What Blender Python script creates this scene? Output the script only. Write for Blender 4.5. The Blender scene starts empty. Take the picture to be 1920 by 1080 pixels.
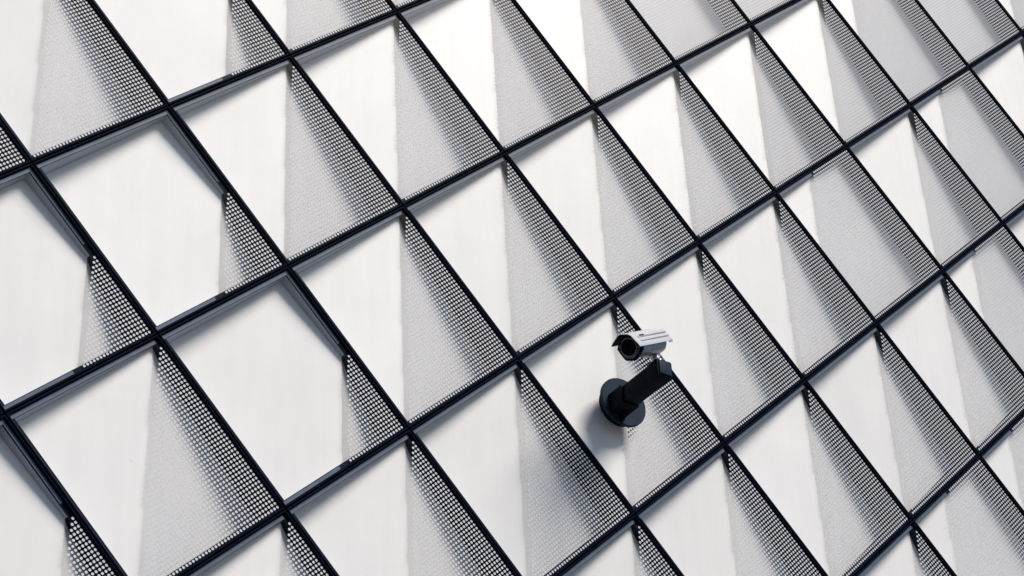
import bpy, bmesh, math, random
from mathutils import Vector, Matrix

random.seed(7)
scene = bpy.context.scene
C = scene.collection

# ------------------------------------------------------------------ camera
# facade plane is y = 0 (x right, z up, +y into the building), grid runs diagonally
CA, SA = 0.74060, 0.67195            # grid direction "along" = (CA, SA), "down" = (SA, -CA)
ASP = 1.1022
OX, OZ = 0.0, 8.60                   # height of grid node (0,0)
A_ = Vector((CA, 0, SA))
B_ = Vector((SA, 0, -CA))
ORI = Vector((OX, 0, OZ))

cam_data = bpy.data.cameras.new('camera')
cam = bpy.data.objects.new('camera', cam_data)
C.objects.link(cam)
ac = Vector((0.58176, -0.35085, 0.73379))
bc = Vector((0.59932, 0.79484, -0.09511))
nc = Vector((-0.54988, 0.49511, 0.67268))
Xc = ac * CA + bc * SA
Zc = ac * SA - bc * CA
right = Vector((Xc[0], nc[0], Zc[0]))
down = Vector((Xc[1], nc[1], Zc[1]))
fwd = Vector((Xc[2], nc[2], Zc[2]))
loc = ORI + A_ * -6.97737 + B_ * 3.04611 + Vector((0, -8.54291, 0))
m3 = Matrix((right, -down, -fwd)).transposed()
cam.matrix_world = Matrix.Translation(loc) @ m3.to_4x4()
cam_data.sensor_width = 36
cam_data.lens = 4.25383 * 18
cam_data.clip_end = 2000
scene.camera = cam

# ------------------------------------------------------------------ light
sun_dir = Vector((0.50, -1.0, 1.30)).normalized()
sd = bpy.data.lights.new('sun', 'SUN')
sd.energy = 3.1
sd.angle = math.radians(28)
sd.color = (1.0, 0.915, 0.825)
so = bpy.data.objects.new('sun', sd)
C.objects.link(so)
so.location = (6, -12, 20)
so.rotation_euler = sun_dir.to_track_quat('Z', 'Y').to_euler()

world = bpy.data.worlds.new('World')
scene.world = world
world.use_nodes = True
wn = world.node_tree
sky = wn.nodes.new('ShaderNodeTexSky')
sky.sky_type = 'NISHITA'
sky.sun_disc = False
sky.sun_elevation = math.asin(sun_dir.z)
sky.sun_rotation = math.atan2(sun_dir.x, sun_dir.y)
sky.dust_density = 0.4
sky.ozone_density = 5.0
sky.air_density = 1.0
wn.nodes['Background'].inputs['Strength'].default_value = 0.055
wn.links.new(sky.outputs[0], wn.nodes['Background'].inputs['Color'])

scene.render.engine = 'CYCLES'
scene.view_settings.view_transform = 'Standard'
scene.view_settings.look = 'None'
scene.view_settings.gamma = 1
scene.view_settings.use_curve_mapping = False
scene.view_settings.exposure = 0.53
scene.cycles.transparent_max_bounces = 16


# ------------------------------------------------------------------ materials
def mat(name, col, rough=0.5, metal=0.0, spec=0.5, var=0.0, vscale=3.0, bump=0.0, bscale=60.0, col2=None, coat=0.0):
    m = bpy.data.materials.new(name)
    m.use_nodes = True
    nt = m.node_tree
    b = nt.nodes['Principled BSDF']
    b.inputs['Base Color'].default_value = (*col, 1)
    b.inputs['Roughness'].default_value = rough
    b.inputs['Metallic'].default_value = metal
    b.inputs['Specular IOR Level'].default_value = spec
    b.inputs['Coat Weight'].default_value = coat
    tc = nt.nodes.new('ShaderNodeTexCoord')
    if var > 0:
        g = nt.nodes.new('ShaderNodeNewGeometry')
        n = nt.nodes.new('ShaderNodeTexNoise')
        n.inputs['Scale'].default_value = vscale
        n.inputs['Detail'].default_value = 6
        n.inputs['Roughness'].default_value = 0.6
        nt.links.new(g.outputs['Position'], n.inputs['Vector'])
        r = nt.nodes.new('ShaderNodeMapRange')
        r.inputs['From Min'].default_value = 0.3
        r.inputs['From Max'].default_value = 0.7
        nt.links.new(n.outputs['Fac'], r.inputs['Value'])
        mx = nt.nodes.new('ShaderNodeMix')
        mx.data_type = 'RGBA'
        c2 = col2 if col2 else tuple(c * (1 - var) for c in col)
        mx.inputs['A'].default_value = (*col, 1)
        mx.inputs['B'].default_value = (*c2, 1)
        nt.links.new(r.outputs['Result'], mx.inputs['Factor'])
        last = mx.outputs['Result']
        nt.links.new(last, b.inputs['Base Color'])
    if bump > 0:
        g2 = nt.nodes.new('ShaderNodeNewGeometry')
        n2 = nt.nodes.new('ShaderNodeTexNoise')
        n2.inputs['Scale'].default_value = bscale
        n2.inputs['Detail'].default_value = 4
        nt.links.new(g2.outputs['Position'], n2.inputs['Vector'])
        bp = nt.nodes.new('ShaderNodeBump')
        bp.inputs['Strength'].default_value = bump
        bp.inputs['Distance'].default_value = 0.004
        nt.links.new(n2.outputs['Fac'], bp.inputs['Height'])
        nt.links.new(bp.outputs['Normal'], b.inputs['Normal'])
    return m


M_frame = mat('frame_black', (0.003, 0.006, 0.017), 0.55, 0, 0.012, var=0.5, vscale=9)
M_inner = mat('cavity_black', (0.010, 0.0155, 0.028), 0.7, 0, 0.03)
M_lip = mat('lip_black', (0.008, 0.010, 0.016), 0.6, 0, 0.2)
M_spacer = mat('spacer_grey', (0.095, 0.125, 0.185), 0.5, 0.0, 0.15, var=0.3, vscale=12)
M_return_shade = mat('return_shade', (0.30, 0.335, 0.40), 0.5, 0, 0.2)  # shade painted on the sheet's returns, broadens the blue-grey shadow band
M_dot = mat('dot_white', (0.55, 0.565, 0.595), 0.5, 0, 0.15)
M_black = mat('bracket_black', (0.003, 0.0055, 0.012), 0.5, 0, 0.03, var=0.3, vscale=25, bump=0.1, bscale=300)
M_plate = mat('plate_slate', (0.016, 0.030, 0.056), 0.45, 0, 0.05, var=0.25, vscale=18, bump=0.08, bscale=300)
M_shield = mat('shield_white', (0.70, 0.70, 0.71), 0.25, 0.35, 0.5, var=0.06, vscale=20)
M_house = mat('housing_grey', (0.30, 0.315, 0.345), 0.28, 0.45, 0.5, var=0.15, vscale=20)
M_bezel = mat('bezel_dark', (0.05, 0.06, 0.075), 0.4)
M_ring = mat('ring_grey', (0.13, 0.135, 0.15), 0.35, 0.4)
M_lens = mat('lens_black', (0.0015, 0.0015, 0.002), 0.2, 0, 0.03)
M_steel = mat('steel', (0.55, 0.56, 0.58), 0.3, 0.9)
M_ground = mat('ground_paving', (0.12, 0.12, 0.125), 0.8, var=0.3, vscale=0.7)
M_wall = mat('backing_wall', (0.02, 0.022, 0.028), 0.8)

# white sheet: soft mottling, faint streaks and a few specks of dirt
M_sheet = mat('sheet_white', (0.80, 0.79, 0.772), 0.42, 0, 0.2, var=0.07, vscale=2.2, col2=(0.75, 0.745, 0.735), bump=0.06, bscale=25)
nt = M_sheet.node_tree
b = nt.nodes['Principled BSDF']
src = b.inputs['Base Color'].links[0].from_socket
g = nt.nodes.new('ShaderNodeNewGeometry')
v = nt.nodes.new('ShaderNodeTexVoronoi')
v.inputs['Scale'].default_value = 3.6
nt.links.new(g.outputs['Position'], v.inputs['Vector'])
r = nt.nodes.new('ShaderNodeMapRange')
r.inputs['From Min'].default_value = 0.012
r.inputs['From Max'].default_value = 0.03
r.inputs['To Min'].default_value = 0.55
r.inputs['To Max'].default_value = 0.0
nt.links.new(v.outputs['Distance'], r.inputs['Value'])
n3 = nt.nodes.new('ShaderNodeTexNoise')
n3.inputs['Scale'].default_value = 90
nt.links.new(g.outputs['Position'], n3.inputs['Vector'])
mu = nt.nodes.new('ShaderNodeMath'); mu.operation = 'MULTIPLY'
nt.links.new(r.outputs['Result'], mu.inputs[0]); nt.links.new(n3.outputs['Fac'], mu.inputs[1])
mx = nt.nodes.new('ShaderNodeMix'); mx.data_type = 'RGBA'
nt.links.new(mu.outputs[0], mx.inputs['Factor'])
nt.links.new(src, mx.inputs['A'])
mx.inputs['B'].default_value = (0.18, 0.18, 0.19, 1)
nt.links.new(mx.outputs['Result'], b.inputs['Base Color'])

oi = nt.nodes.new('ShaderNodeObjectInfo')
mr = nt.nodes.new('ShaderNodeMapRange')
mr.inputs['To Min'].default_value = 0.955
mr.inputs['To Max'].default_value = 1.03
nt.links.new(oi.outputs['Random'], mr.inputs['Value'])
st = nt.nodes.new('ShaderNodeTexNoise')
st.inputs['Scale'].default_value = 1.0
st.inputs['Detail'].default_value = 5
mp = nt.nodes.new('ShaderNodeMapping')
mp.inputs['Scale'].default_value = (14, 14, 1.1)
nt.links.new(g.outputs['Position'], mp.inputs['Vector'])
nt.links.new(mp.outputs['Vector'], st.inputs['Vector'])
sm = nt.nodes.new('ShaderNodeMapRange')
sm.inputs['From Min'].default_value = 0.25
sm.inputs['From Max'].default_value = 0.75
sm.inputs['To Min'].default_value = 0.965
sm.inputs['To Max'].default_value = 1.02
nt.links.new(st.outputs['Fac'], sm.inputs['Value'])
m1 = nt.nodes.new('ShaderNodeMath'); m1.operation = 'MULTIPLY'
nt.links.new(mr.outputs['Result'], m1.inputs[0]); nt.links.new(sm.outputs['Result'], m1.inputs[1])
vm = nt.nodes.new('ShaderNodeVectorMath'); vm.operation = 'SCALE'
nt.links.new(mx.outputs['Result'], vm.inputs[0]); nt.links.new(m1.outputs[0], vm.inputs['Scale'])
nt.links.new(vm.outputs[0], b.inputs['Base Color'])

# thin anti-reflective glass
M_glass = bpy.data.materials.new('clear_glass')
M_glass.use_nodes = True
nt = M_glass.node_tree
nt.nodes.clear()
out = nt.nodes.new('ShaderNodeOutputMaterial')
tr = nt.nodes.new('ShaderNodeBsdfTransparent')
tr.inputs['Color'].default_value = (0.985, 0.992, 0.995, 1)
gl = nt.nodes.new('ShaderNodeBsdfGlossy')
gl.inputs['Roughness'].default_value = 0.25
lw = nt.nodes.new('ShaderNodeLayerWeight')
lw.inputs['Blend'].default_value = 0.5
pw = nt.nodes.new('ShaderNodeMath'); pw.operation = 'POWER'
pw.inputs[1].default_value = 5.0
nt.links.new(lw.outputs['Facing'], pw.inputs[0])
fr = nt.nodes.new('ShaderNodeMath'); fr.operation = 'MULTIPLY_ADD'
fr.inputs[1].default_value = 0.9
fr.inputs[2].default_value = 0.0
nt.links.new(pw.outputs[0], fr.inputs[0])
ms = nt.nodes.new('ShaderNodeMixShader')
nt.links.new(fr.outputs[0], ms.inputs[0])
nt.links.new(tr.outputs[0], ms.inputs[1])
nt.links.new(gl.outputs[0], ms.inputs[2])
nt.links.new(ms.outputs[0], out.inputs['Surface'])


# ------------------------------------------------------------------ helpers
def link_mesh(name, me, parent=None):
    o = bpy.data.objects.new(name, me)
    C.objects.link(o)
    if parent:
        o.parent = parent
    return o


def mesh_from(name, verts, faces, m, smooth=False):
    me = bpy.data.meshes.new(name)
    me.from_pydata(verts, [], faces)
    me.materials.append(m)
    if smooth:
        for p in me.polygons:
            p.use_smooth = True
    me.update()
    return me


def bm_mesh(name, bm, m, smooth_angle=None):
    bmesh.ops.recalc_face_normals(bm, faces=bm.faces)
    me = bpy.data.meshes.new(name)
    bm.to_mesh(me)
    bm.free()
    me.materials.append(m)
    if smooth_angle is not None:
        for p in me.polygons:
            p.use_smooth = True
        me.set_sharp_from_angle(angle=math.radians(smooth_angle))
    return me


def clip_poly(poly, k, keep_greater):
    """clip polygon (u,v) by u+v >= k (or <= k)"""
    res = []
    f = (lambda p: p[0] + p[1] - k) if keep_greater else (lambda p: k - p[0] - p[1])
    n = len(poly)
    for i in range(n):
        p, q = poly[i], poly[(i + 1) % n]
        fp, fq = f(p), f(q)
        if fp >= 0:
            res.append(p)
        if (fp > 0 > fq) or (fp < 0 < fq):
            t = fp / (fp - fq)
            res.append((p[0] + (q[0] - p[0]) * t, p[1] + (q[1] - p[1]) * t))
    return res


# ------------------------------------------------------------------ surroundings
me = mesh_from('ground', [(-300, -300, 0), (300, -300, 0), (300, 300, 0), (-300, 300, 0)], [(0, 1, 2, 3)], M_ground)
o = link_mesh('ground', me)
o['kind'] = 'structure'

bm = bmesh.new()
bmesh.ops.create_cube(bm, size=1, matrix=Matrix.Translation((4, 3.62, 9)) @ Matrix.Diagonal((40, 6, 18, 1)))
o = link_mesh('building_wall', bm_mesh('building_wall', bm, M_wall))
o['kind'] = 'structure'

# ------------------------------------------------------------------ facade panels
FOLD = {'A': 1.0, 'B': 1.48, 'C': 0.5}
BAR = 0.0158      # frame bar half width as seen
LIP = 0.0405
DEPTH = 0.56
D0 = 0.038
UX = {-1: -1.028, 0: 0.0, 1: 1.00735, 2: 2.01418, 3: 3.01331, 4: 4.00364, 5: 5.0, 6: 6.01056, 7: 7.02143, 8: 8.03386, 9: 9.04001}
for i in range(-12, -1):
    UX[i] = UX[-1] + (i + 1) * 1.01
for i in range(10, 22):
    UX[i] = UX[9] + (i - 9) * 1.01


def facet_depth(kind, d):
    """depth of the receding facet behind the glass at distance d past the fold"""
    if kind == 'A':
        return D0 + 0.02 * (1 - math.exp(-d / 0.05)) + 0.15 * d
    if kind == 'B':
        return D0 + 0.02 * (1 - math.exp(-d / 0.05)) + 0.32 * d
    return D0 + 0.015 * (1 - math.exp(-d / 0.05)) + 0.075 * d


def sheet_depth(kind, d):
    if d < 0:
        return D0 + (0.075 if kind == 'B' else 0.09) * -d
    return facet_depth(kind, d)


def panel_meshes(kind, W):
    H = ASP
    K = FOLD[kind]

    def P(u, vv, y):
        q = A_ * (u * W) + B_ * (vv * H)
        return (q.x, y, q.z)
    du = 1 / W        # bar sizes are metric
    dv = 1 / H
    out = {}

    def ring(inner_o, inner_i, y0, y1, name, m):
        """rectangular ring, inner_o..inner_i metric offsets from the cell edge, y0 front, y1 back"""
        def rc(off, y):
            return [P(off * du, off * dv, y), P(1 - off * du, off * dv, y), P(1 - off * du, 1 - off * dv, y), P(off * du, 1 - off * dv, y)]
        vs = rc(inner_o, y0) + rc(inner_i, y0) + rc(inner_o, y1) + rc(inner_i, y1)
        fs = []
        for k in range(4):
            n = (k + 1) % 4
            fs.append((k, n, 4 + n, 4 + k))
            fs.append((4 + k, 4 + n, 12 + n, 12 + k))
            fs.append((k, 8 + k, 8 + n, n))
            fs.append((8 + k, 12 + k, 12 + n, 8 + n))
        return vs, fs
    # front frame bars: four mitred lengths, bevelled on the front arris
    bars = []
    for k in range(4):
        bm = bmesh.new()

        def rc(off, y, idx):
            c = [(off * du, off * dv), (1 - off * du, off * dv), (1 - off * du, 1 - off * dv), (off * du, 1 - off * dv)][idx]
            return bm.verts.new(P(c[0], c[1], y))
        prof = [(0.0018, DEPTH - 0.02), (0.0018, -0.006), (0.005, -0.012), (BAR - 0.004, -0.012), (BAR, -0.007), (BAR, DEPTH - 0.02)]
        a = [rc(o_, y_, k) for o_, y_ in prof]
        b2 = [rc(o_, y_, (k + 1) % 4) for o_, y_ in prof]
        for q in range(len(prof) - 1):
            bm.faces.new((a[q], a[q + 1], b2[q + 1], b2[q]))
        bars.append(bm_mesh('frame_bar', bm, M_frame))
    out['bars'] = bars
    vs, fs = ring(BAR + 0.0006, LIP, 0.009, DEPTH - 0.03, 'lip', M_inner)
    out['lining'] = mesh_from('cavity_lining', vs, fs, M_inner)
    # glass
    e = BAR + 0.0004
    out['glass'] = mesh_from('glass', [P(e * du, e * dv, 0.0), P(1 - e * du, e * dv, 0.0), P(1 - e * du, 1 - e * dv, 0.0), P(e * du, 1 - e * dv, 0.0)], [(0, 3, 2, 1)], M_glass)
    # spacer strips along the undotted pane only
    vs, fs = [], []
    s0, s1 = BAR + 0.0018, 0.0368

    def strip(p0, p1, n_in, w0, w1):
        # p0,p1 in (u,v); n_in inward direction metric
        base = len(vs)
        for (pp, w) in ((p0, w0), (p1, w0), (p1, w1), (p0, w1)):
            vs.append(P(pp[0] + n_in[0] * w * du, pp[1] + n_in[1] * w * dv, 0.0045))
        for (pp, w) in ((p0, w0), (p1, w0), (p1, w1), (p0, w1)):
            vs.append(P(pp[0] + n_in[0] * w * du, pp[1] + n_in[1] * w * dv, 0.0086))
        fs.append((base, base + 1, base + 2, base + 3))
        for q in range(4):
            n = (q + 1) % 4
            fs.append((base + q, base + n, base + 4 + n, base + 4 + q))
    e0u, e0v = s0 * du, s0 * dv
    top_end = min(1 - e0u, K - 0.03)
    strip((e0u, 0), (top_end, 0), (0, 1), s0, s1 + 0.002)
    left_end = min(1 - e0v, K - 0.03)
    strip((0, s1 * dv + 0.003), (0, left_end), (1, 0), s0 + 0.0015, s0 + 0.0068)
    if kind == 'B':
        strip((1, s1 * dv + 0.003), (1, K - 1 - 0.02), (-1, 0), s0, s1 - 0.002)
        strip((e0u, 1), (K - 1 - 0.02, 1), (0, -1), s0, s1 - 0.001)
    out['spacer'] = mesh_from('spacer_strip', vs, fs, M_spacer)
    # pane (left of the fold) and facet (right of it); both slightly inset in the lining
    L = LIP + 0.0005
    rect = [(L * du, L * dv), (1 - L * du, L * dv), (1 - L * du, 1 - L * dv), (L * du, 1 - L * dv)]

    def sheet(k0, k1, steps):
        vs, fs = [], []
        for s in range(steps):
            a = k0 + (k1 - k0) * s / steps
            bq = k0 + (k1 - k0) * (s + 1) / steps
            poly = clip_poly(clip_poly(rect, a, True), bq, False)
            if len(poly) < 3:
                continue
            base = len(vs)
            for (u, vv) in poly:
                vs.append(P(u, vv, sheet_depth(kind, (u + vv) - K)))
            fs.append(tuple(range(base, base + len(poly))))
        return vs, fs
    vs, fs = sheet(0.0, K, 4)
    bmx = bmesh.new()
    bv = [bmx.verts.new(c) for c in vs]
    for f_ in fs:
        bmx.faces.new([bv[i_] for i_ in f_])
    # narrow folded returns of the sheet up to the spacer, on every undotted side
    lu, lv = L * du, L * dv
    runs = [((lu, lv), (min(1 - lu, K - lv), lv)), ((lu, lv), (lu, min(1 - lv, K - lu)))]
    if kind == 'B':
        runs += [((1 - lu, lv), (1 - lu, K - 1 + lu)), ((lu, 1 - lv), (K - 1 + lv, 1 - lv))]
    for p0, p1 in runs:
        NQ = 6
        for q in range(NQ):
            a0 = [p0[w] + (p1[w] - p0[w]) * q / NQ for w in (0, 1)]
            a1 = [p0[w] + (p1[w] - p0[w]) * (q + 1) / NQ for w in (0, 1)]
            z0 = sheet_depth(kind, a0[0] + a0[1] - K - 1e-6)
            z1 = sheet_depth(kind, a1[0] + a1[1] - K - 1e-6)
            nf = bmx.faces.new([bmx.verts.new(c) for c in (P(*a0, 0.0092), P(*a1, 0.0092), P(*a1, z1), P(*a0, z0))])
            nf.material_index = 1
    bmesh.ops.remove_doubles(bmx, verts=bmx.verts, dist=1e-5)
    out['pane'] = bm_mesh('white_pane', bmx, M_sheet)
    out['pane'].materials.append(M_return_shade)
    vs, fs = sheet(K + 1e-4, 2.0, 40)
    bmx = bmesh.new()
    bv = [bmx.verts.new(c) for c in vs]
    for f_ in fs:
        bmx.faces.new([bv[i_] for i_ in f_])
    bmesh.ops.remove_doubles(bmx, verts=bmx.verts, dist=1e-5)
    out['facet'] = bm_mesh('receding_facet', bmx, M_sheet, 30)
    # printed dots on the outer face of the glass
    pitch = 0.0227
    rad = 0.0079
    nu = int((W - 2 * 0.0285) / pitch)
    nv = int((H - 2 * 0.0285) / pitch)
    vs, fs = [], []
    NS = 8
    ring8 = [(rad * math.cos(2 * math.pi * (q + .5) / NS), rad * math.sin(2 * math.pi * (q + .5) / NS)) for q in range(NS)]
    for a in range(nu + 1):
        for c in range(nv + 1):
            um = W - 0.029 - a * pitch
            vm = H - 0.029 - c * pitch
            if um < 0.0255 or vm < 0.0255:
                continue
            if um / W + vm / H < K + 0.02:
                continue
            base = len(vs)
            for (dx, dz) in ring8:
                vs.append(P((um + dx) / W, (vm + dz) / H, -0.0012))
            fs.append(tuple(range(base, base + NS)))
    out['dots'] = mesh_from('printed_dots', vs, fs, M_dot)
    return out


KIND = {(0, 0): 'B', (0, 1): 'B', (1, -1): 'B', (-1, 0): 'B', (-2, 1): 'B',
        (7, 1): 'C', (5, 2): 'C', (7, 2): 'C', (6, 3): 'C', (4, 4): 'C', (5, 4): 'C', (8, 1): 'C', (8, 0): 'C', (5, 0): 'C', (6, 0): 'C', (9, 0): 'C',
        (-1, -1): 'A'}


def project(p):
    d = p - loc
    x, y, z = d.dot(right), d.dot(down), d.dot(fwd)
    if z <= 0.1:
        return None
    return x / z * 4.25383 * 960 + 960, y / z * 4.25383 * 960 + 540


ORD = ['first', 'second', 'third', 'fourth', 'fifth', 'sixth', 'seventh', 'eighth', 'ninth', 'tenth', 'eleventh', 'twelfth', 'thirteenth', 'fourteenth']


def corners(i, j):
    return [ORI + A_ * u + B_ * (ASP * w) for u, w in ((UX[i], j), (UX[i + 1], j), (UX[i + 1], j + 1), (UX[i], j + 1))]


def overlap(i, j, x0, y0, x1, y1):
    # dense sample of the cell, does any point land in the window?
    for a in range(13):
        for c in range(13):
            u = UX[i] + (UX[i + 1] - UX[i]) * (0.02 + 0.96 * a / 12)
            p = project(ORI + A_ * u + B_ * (ASP * (j + 0.02 + 0.96 * c / 12)))
            if p and x0 <= p[0] <= x1 and y0 <= p[1] <= y1:
                return True
    return False


cells, outer = {}, []
for j in range(-8, 12):
    for i in range(-8, 18):
        if overlap(i, j, 0, 0, 1920, 1080):
            cells.setdefault(j, []).append(i)
        elif overlap(i, j, -330, -260, 2250, 1340):
            outer.append((i, j))
rows = sorted(cells)
print('ROWS', {j: cells[j] for j in rows}, 'outer', len(outer))

TXT = {'A': 'white panel dotted right of its corner to corner fold',
       'B': 'mostly plain white panel with dots only in its right corner',
       'C': 'mostly dotted panel with a small plain white left corner'}
cache = {}


def build_panel(i, j, label, group):
    kind = KIND.get((i, j), 'A')
    W = UX[i + 1] - UX[i]
    key = (kind, round(W, 3))
    if key not in cache:
        cache[key] = panel_meshes(kind, W)
    ms_ = cache[key]
    t = bpy.data.objects.new('facade_panel', None)
    t.empty_display_size = 0.2
    C.objects.link(t)
    t.location = ORI + A_ * UX[i] + B_ * (ASP * j)
    t['label'] = label
    t['category'] = 'facade panel'
    t['group'] = group
    for bmh in ms_['bars']:
        link_mesh('frame_bar', bmh, t)
    link_mesh('cavity_lining', ms_['lining'], t)
    link_mesh('spacer_strip', ms_['spacer'], t)
    link_mesh('white_pane', ms_['pane'], t)
    link_mesh('receding_facet', ms_['facet'], t)
    gl_ = link_mesh('glass', ms_['glass'], t)
    d = link_mesh('printed_dots', ms_['dots'], gl_)
    d['kind'] = 'stuff'
    return t


for r_i, j in enumerate(rows):
    for n_i, i in enumerate(sorted(cells[j])):
        kd = KIND.get((i, j), 'A')
        if (i, j) == (2, 2):
            lab = 'white and dotted facade panel that carries the security camera bracket'
        else:
            where = 'diagonal row with the camera' if j == 2 else '%s diagonal row from top' % ORD[r_i]
            what = {'A': 'white panel, right half dotted', 'B': 'plain white panel, dots in right corner', 'C': 'dotted panel, small white left corner'}[kd]
            lab = '%s, %s from left in %s' % (what, ORD[n_i], where)
        build_panel(i, j, lab, 'folded glass panels of the facade')
for (i, j) in outer:
    build_panel(i, j, 'white and dotted glazed panel of the facade outside the picture edge', 'facade panels outside the picture edge')

# ------------------------------------------------------------------ security camera and its bracket
def unproject(px, py, y):
    d = right * ((px - 960) / 960 / 4.25383) + down * ((py - 540) / 960 / 4.25383) + fwd
    s = (y - loc.y) / d.y
    return loc + d * s


PC = Vector((3.2, 0, 6.0))   # replaced below by plain numbers
disc_c = unproject(1168, 755, -0.062)
print('DISC', disc_c)


def cyl(bm, r, d, mat4, seg=48, r2=None):
    return bmesh.ops.create_cone(bm, cap_ends=True, segments=seg, radius1=r, radius2=r if r2 is None else r2, depth=d, matrix=mat4)


def box(bm, sx, sy, sz, mat4, bev=0.0):
    res = bmesh.ops.create_cube(bm, size=1, matrix=mat4 @ Matrix.Diagonal((sx, sy, sz, 1)))
    if bev > 0:
        es = list({e for v_ in res['verts'] for e in v_.link_edges})
        bmesh.ops.bevel(bm, geom=es, offset=bev, segments=2, affect='EDGES', profile=0.7)


T = Matrix.Translation
RX = Matrix.Rotation(math.radians(90), 4, 'X')

mount = bpy.data.objects.new('wall_bracket', None)
C.objects.link(mount)
mount.location = disc_c
mount['label'] = 'black square arm on a round wall plate, carrying the white security camera'
mount['category'] = 'bracket'

ARM = 0.455
AX, AZ = -0.055, -0.045      # arm is bolted off-centre on the plate
# round plate
bm = bmesh.new()
cyl(bm, 0.158, 0.022, T((0, 0, 0)) @ RX, 72)
es = [e for e in bm.edges if e.calc_face_angle(0) > 1.0]
bmesh.ops.bevel(bm, geom=es, offset=0.004, segments=2, affect='EDGES')
link_mesh('wall_plate', bm_mesh('wall_plate', bm, M_plate, 35), mount)
# standoff between plate and glass
bm = bmesh.new()
cyl(bm, 0.128, 0.0495, T((0, 0.036, 0)) @ RX, 64)
link_mesh('standoff', bm_mesh('standoff', bm, M_black, 35), mount)
# arm: wide root sleeve, long square tube
bm = bmesh.new()
box(bm, 0.118, 0.13, 0.118, T((AX, -0.0765, AZ)), 0.006)
link_mesh('root_sleeve', bm_mesh('root_sleeve', bm, M_black, 35), mount)
bm = bmesh.new()
box(bm, 0.098, ARM - 0.143 - 0.03, 0.104, T((AX, -(0.142 + (ARM - 0.03)) / 2, AZ)), 0.005)
link_mesh('arm', bm_mesh('arm', bm, M_black, 35), mount)
bm = bmesh.new()
box(bm, 0.108, 0.10, 0.112, T((AX, -ARM + 0.03, AZ)), 0.012)
link_mesh('end_box', bm_mesh('end_box', bm, M_black, 35), mount)
bm = bmesh.new()
box(bm, 0.082, 0.010, 0.086, T((AX, -ARM - 0.0225, AZ)), 0.004)
link_mesh('end_cap', bm_mesh('end_cap', bm, M_plate, 35), mount)
# gusset under the arm
bm = bmesh.new()
vv = [bm.verts.new(c) for c in ((-0.012, -0.012, -0.060), (0.012, -0.012, -0.060), (-0.012, -0.012, -0.098), (0.012, -0.012, -0.098), (-0.012, -0.085, -0.060), (0.012, -0.085, -0.060))]
for f_ in ((0, 2, 3, 1), (0, 1, 5, 4), (2, 4, 5, 3), (0, 4, 2), (1, 3, 5)):
    bm.faces.new([vv[q] for q in f_])
gu = link_mesh('gusset', bm_mesh('gusset', bm, M_black), mount)
gu.location = (AX + 0.02, 0, AZ)
# the camera itself, local frame: +Y = viewing direction, +Z up
front = Vector((-0.827, -0.231, -0.50)).normalized()
side = front.cross(Vector((0, 0, 1))).normalized()
upv = side.cross(front).normalized()
body_c = disc_c + Vector((AX, -ARM + 0.02, AZ + 0.183)) + front * 0.085 + Vector((-0.037, 0, 0))
cctv = bpy.data.objects.new('security_camera', None)
C.objects.link(cctv)
CS = 0.93
cctv.matrix_world = T(body_c) @ Matrix((side, front, upv)).transposed().to_4x4() @ Matrix.Rotation(math.radians(-22), 4, 'Y') @ Matrix.Scale(CS, 4)
cctv['label'] = 'white bullet security camera with a peaked sun shield, fixed on the black bracket'
cctv['category'] = 'security camera'

# housing: two lathed sections with a seam, rounded rear
def section(bm, pts, seg=48, sq=0.0):
    rings = []
    for (y, r_) in pts:
        row = []
        for q in range(seg):
            th = 2 * math.pi * q / seg
            rr = r_ * (1 + sq * abs(math.sin(2 * th)) ** 2)
            row.append(bm.verts.new((rr * math.cos(th), y, rr * math.sin(th))))
        rings.append(row)
    for a_, b_ in zip(rings, rings[1:]):
        for q in range(seg):
            n = (q + 1) % seg
            bm.faces.new((a_[q], a_[n], b_[n], b_[q]))
    bm.faces.new(rings[0])
    bm.faces.new(rings[-1])


bm = bmesh.new()
section(bm, [(-0.165, 0.045), (-0.160, 0.058), (-0.145, 0.068), (-0.130, 0.071), (0.028, 0.071)], sq=0.05)
link_mesh('rear_housing', bm_mesh('rear_housing', bm, M_house, 35), cctv)
bm = bmesh.new()
section(bm, [(0.028, 0.066), (0.034, 0.066)], sq=0.05)
link_mesh('housing_seam', bm_mesh('housing_seam', bm, M_black, 35), cctv)
bm = bmesh.new()
section(bm, [(0.034, 0.072), (0.160, 0.074), (0.1715, 0.075)], sq=0.06)
link_mesh('front_housing', bm_mesh('front_housing', bm, M_house, 35), cctv)
# bezel plate, octagonal-ish
bm = bmesh.new()
hexp = [(-0.088, -0.012), (-0.074, -0.034), (-0.040, -0.076), (-0.026, -0.084), (0.026, -0.084), (0.040, -0.076), (0.074, -0.034), (0.088, -0.012), (0.082, 0.006), (0.040, 0.066), (-0.040, 0.066), (-0.082, 0.006)]
for (y0, y1, k0, k1) in ((0.172, 0.190, 1.0, 1.0), (0.190, 0.194, 1.0, 0.95)):
    ra = [bm.verts.new((x * k0, y0, z * k0)) for x, z in hexp]
    rb = [bm.verts.new((x * k1, y1, z * k1)) for x, z in hexp]
    for q in range(12):
        n = (q + 1) % 12
        bm.faces.new((ra[q], ra[n], rb[n], rb[q]))
    if y0 < 0.18:
        bm.faces.new(ra)
    else:
        bm.faces.new(rb)
bez = link_mesh('front_bezel', bm_mesh('front_bezel', bm, M_black, 35), cctv)
bm = bmesh.new()
pa = [bm.verts.new((x * 0.84, 0.1945, z * 0.84)) for x, z in hexp]
pb = [bm.verts.new((x * 0.82, 0.1975, z * 0.82)) for x, z in hexp]
for q in range(12):
    bm.faces.new((pa[q], pa[(q + 1) % 12], pb[(q + 1) % 12], pb[q]))
bm.faces.new(pb)
link_mesh('face_plate', bm_mesh('face_plate', bm, M_bezel, 35), bez)
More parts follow.
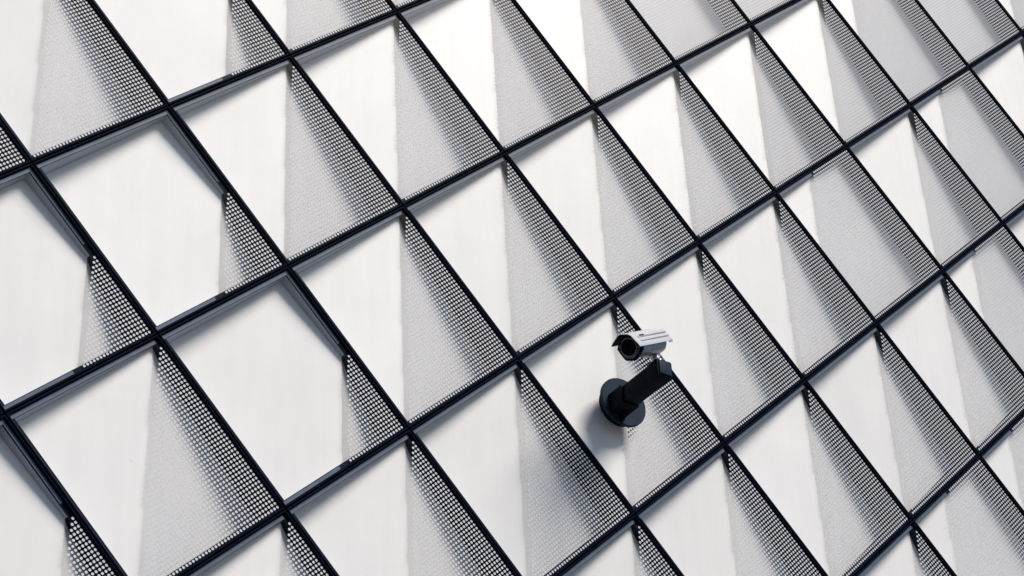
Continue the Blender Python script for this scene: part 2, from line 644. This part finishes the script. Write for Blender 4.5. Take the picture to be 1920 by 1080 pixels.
for sx in (-1, 1):
    bm = bmesh.new()
    cyl(bm, 0.006, 0.004, T((sx * 0.062, 0.198, -0.014)) @ RX, 12)
    link_mesh('screw', bm_mesh('screw', bm, M_black, 35), bez)
# lens ring + lens
bm = bmesh.new()
N = 56
prof = [(0.0525, 0.197), (0.0525, 0.206), (0.056, 0.208), (0.0585, 0.205), (0.0585, 0.197)]
rows_ = []
for (r_, y) in prof:
    rows_.append([bm.verts.new((r_ * math.cos(2 * math.pi * q / N), y, r_ * math.sin(2 * math.pi * q / N))) for q in range(N)])
for a_, b_ in zip(rows_, rows_[1:]):
    for q in range(N):
        n = (q + 1) % N
        bm.faces.new((a_[q], a_[n], b_[n], b_[q]))
link_mesh('lens_ring', bm_mesh('lens_ring', bm, M_ring, 35), cctv)
bm = bmesh.new()
cyl(bm, 0.0528, 0.004, T((0, 0.200, 0)) @ RX, 56)
link_mesh('lens', bm_mesh('lens', bm, M_lens, 35), cctv)

# sun shield: folded sheet with thickness
prof = [(-0.101, 0.008), (-0.094, 0.021), (-0.046, 0.075), (-0.028, 0.084), (0.028, 0.084), (0.046, 0.075), (0.094, 0.021), (0.101, 0.008)]
TH = 0.004
bm = bmesh.new()


def prof_in(p):
    l = math.hypot(*p)
    return (p[0] - p[0] / l * TH, p[1] - p[1] / l * TH)


def ring_at(y, pts):
    return [bm.verts.new((x, y, z)) for x, z in pts]


yf = lambda z: 0.238 + 0.015 * (z / 0.09)
outer_f = [bm.verts.new((x, yf(z), z)) for x, z in prof]
outer_b = ring_at(-0.165, prof)
pin = [prof_in(p) for p in prof]
inner_f = [bm.verts.new((x, yf(z), z)) for x, z in pin]
inner_b = ring_at(-0.165, pin)
n_ = len(prof)
for q in range(n_ - 1):
    bm.faces.new((outer_f[q], outer_f[q + 1], outer_b[q + 1], outer_b[q]))
    bm.faces.new((inner_f[q], inner_b[q], inner_b[q + 1], inner_f[q + 1]))
    bm.faces.new((outer_f[q], inner_f[q], inner_f[q + 1], outer_f[q + 1]))
    bm.faces.new((outer_b[q], outer_b[q + 1], inner_b[q + 1], inner_b[q]))
for q in (0, n_ - 1):
    bm.faces.new((outer_f[q], outer_b[q], inner_b[q], inner_f[q]))
shield_me = bm_mesh('sun_shield', bm, M_shield, 25)
shield_me.materials.append(M_black)
for p in shield_me.polygons:      # black lining inside the shield
    c = p.center
    if abs(p.normal.y) < 0.6:
        rad_n = Vector((p.normal.x, p.normal.z)).dot(Vector((c.x, c.z)))
        if rad_n < 0:
            p.material_index = 1
sh = link_mesh('sun_shield', shield_me, cctv)
# ridges pressed along the shield's right side, and a slot near the front
for (x, z) in ((-0.060, 0.0600), (-0.080, 0.0380)):
    bm = bmesh.new()
    box(bm, 0.007, 0.34, 0.007, T((x, 0.02, z)) @ Matrix.Rotation(math.radians(-45), 4, 'Y'), 0.001)
    link_mesh('shield_ridge', bm_mesh('shield_ridge', bm, M_house, 35), sh)
bm = bmesh.new()
box(bm, 0.009, 0.05, 0.005, T((-0.0545, 0.135, 0.0675)) @ Matrix.Rotation(math.radians(-45), 4, 'Y'))
link_mesh('shield_slot', bm_mesh('shield_slot', bm, M_black), sh)
# rear fin of the shield
bm = bmesh.new()
box(bm, 0.004, 0.045, 0.018, T((-0.0975, -0.146, 0.006)), 0.001)
link_mesh('rear_fin', bm_mesh('rear_fin', bm, M_shield), sh)

# swivel between camera and arm end (belongs to the camera)
inv = cctv.matrix_world.inverted()
foot = inv @ (disc_c + Vector((AX, -ARM + 0.03, AZ + 0.056)))
top_p = Vector((0, -0.075, -0.066))
bm = bmesh.new()
box(bm, 0.052, 0.13, 0.012, T((0, -0.075, -0.079)), 0.003)
link_mesh('mounting_shoe', bm_mesh('mounting_shoe', bm, M_shield, 35), cctv)
ax = (top_p - foot)
bm = bmesh.new()
q4 = ax.to_track_quat('Z', 'Y').to_matrix().to_4x4()
cyl(bm, 0.020, ax.length, T((foot + top_p) / 2) @ q4, 24, r2=0.026)
link_mesh('swivel_stem', bm_mesh('swivel_stem', bm, M_house, 35), cctv)
bm = bmesh.new()
bmesh.ops.create_uvsphere(bm, u_segments=24, v_segments=14, radius=0.033, matrix=T(top_p * 0.45 + foot * 0.55))
link_mesh('swivel_ball', bm_mesh('swivel_ball', bm, M_steel, 60), cctv)
bm = bmesh.new()
cyl(bm, 0.035, 0.012, T(foot + ax.normalized() * 0.006) @ q4, 32)
link_mesh('swivel_base', bm_mesh('swivel_base', bm, M_steel, 35), cctv)
bm = bmesh.new()
box(bm, 0.05, 0.012, 0.012, T(top_p * 0.45 + foot * 0.55 + Vector((-0.03, 0, 0))), 0.002)
link_mesh('clamp_bolt', bm_mesh('clamp_bolt', bm, M_steel, 35), cctv)
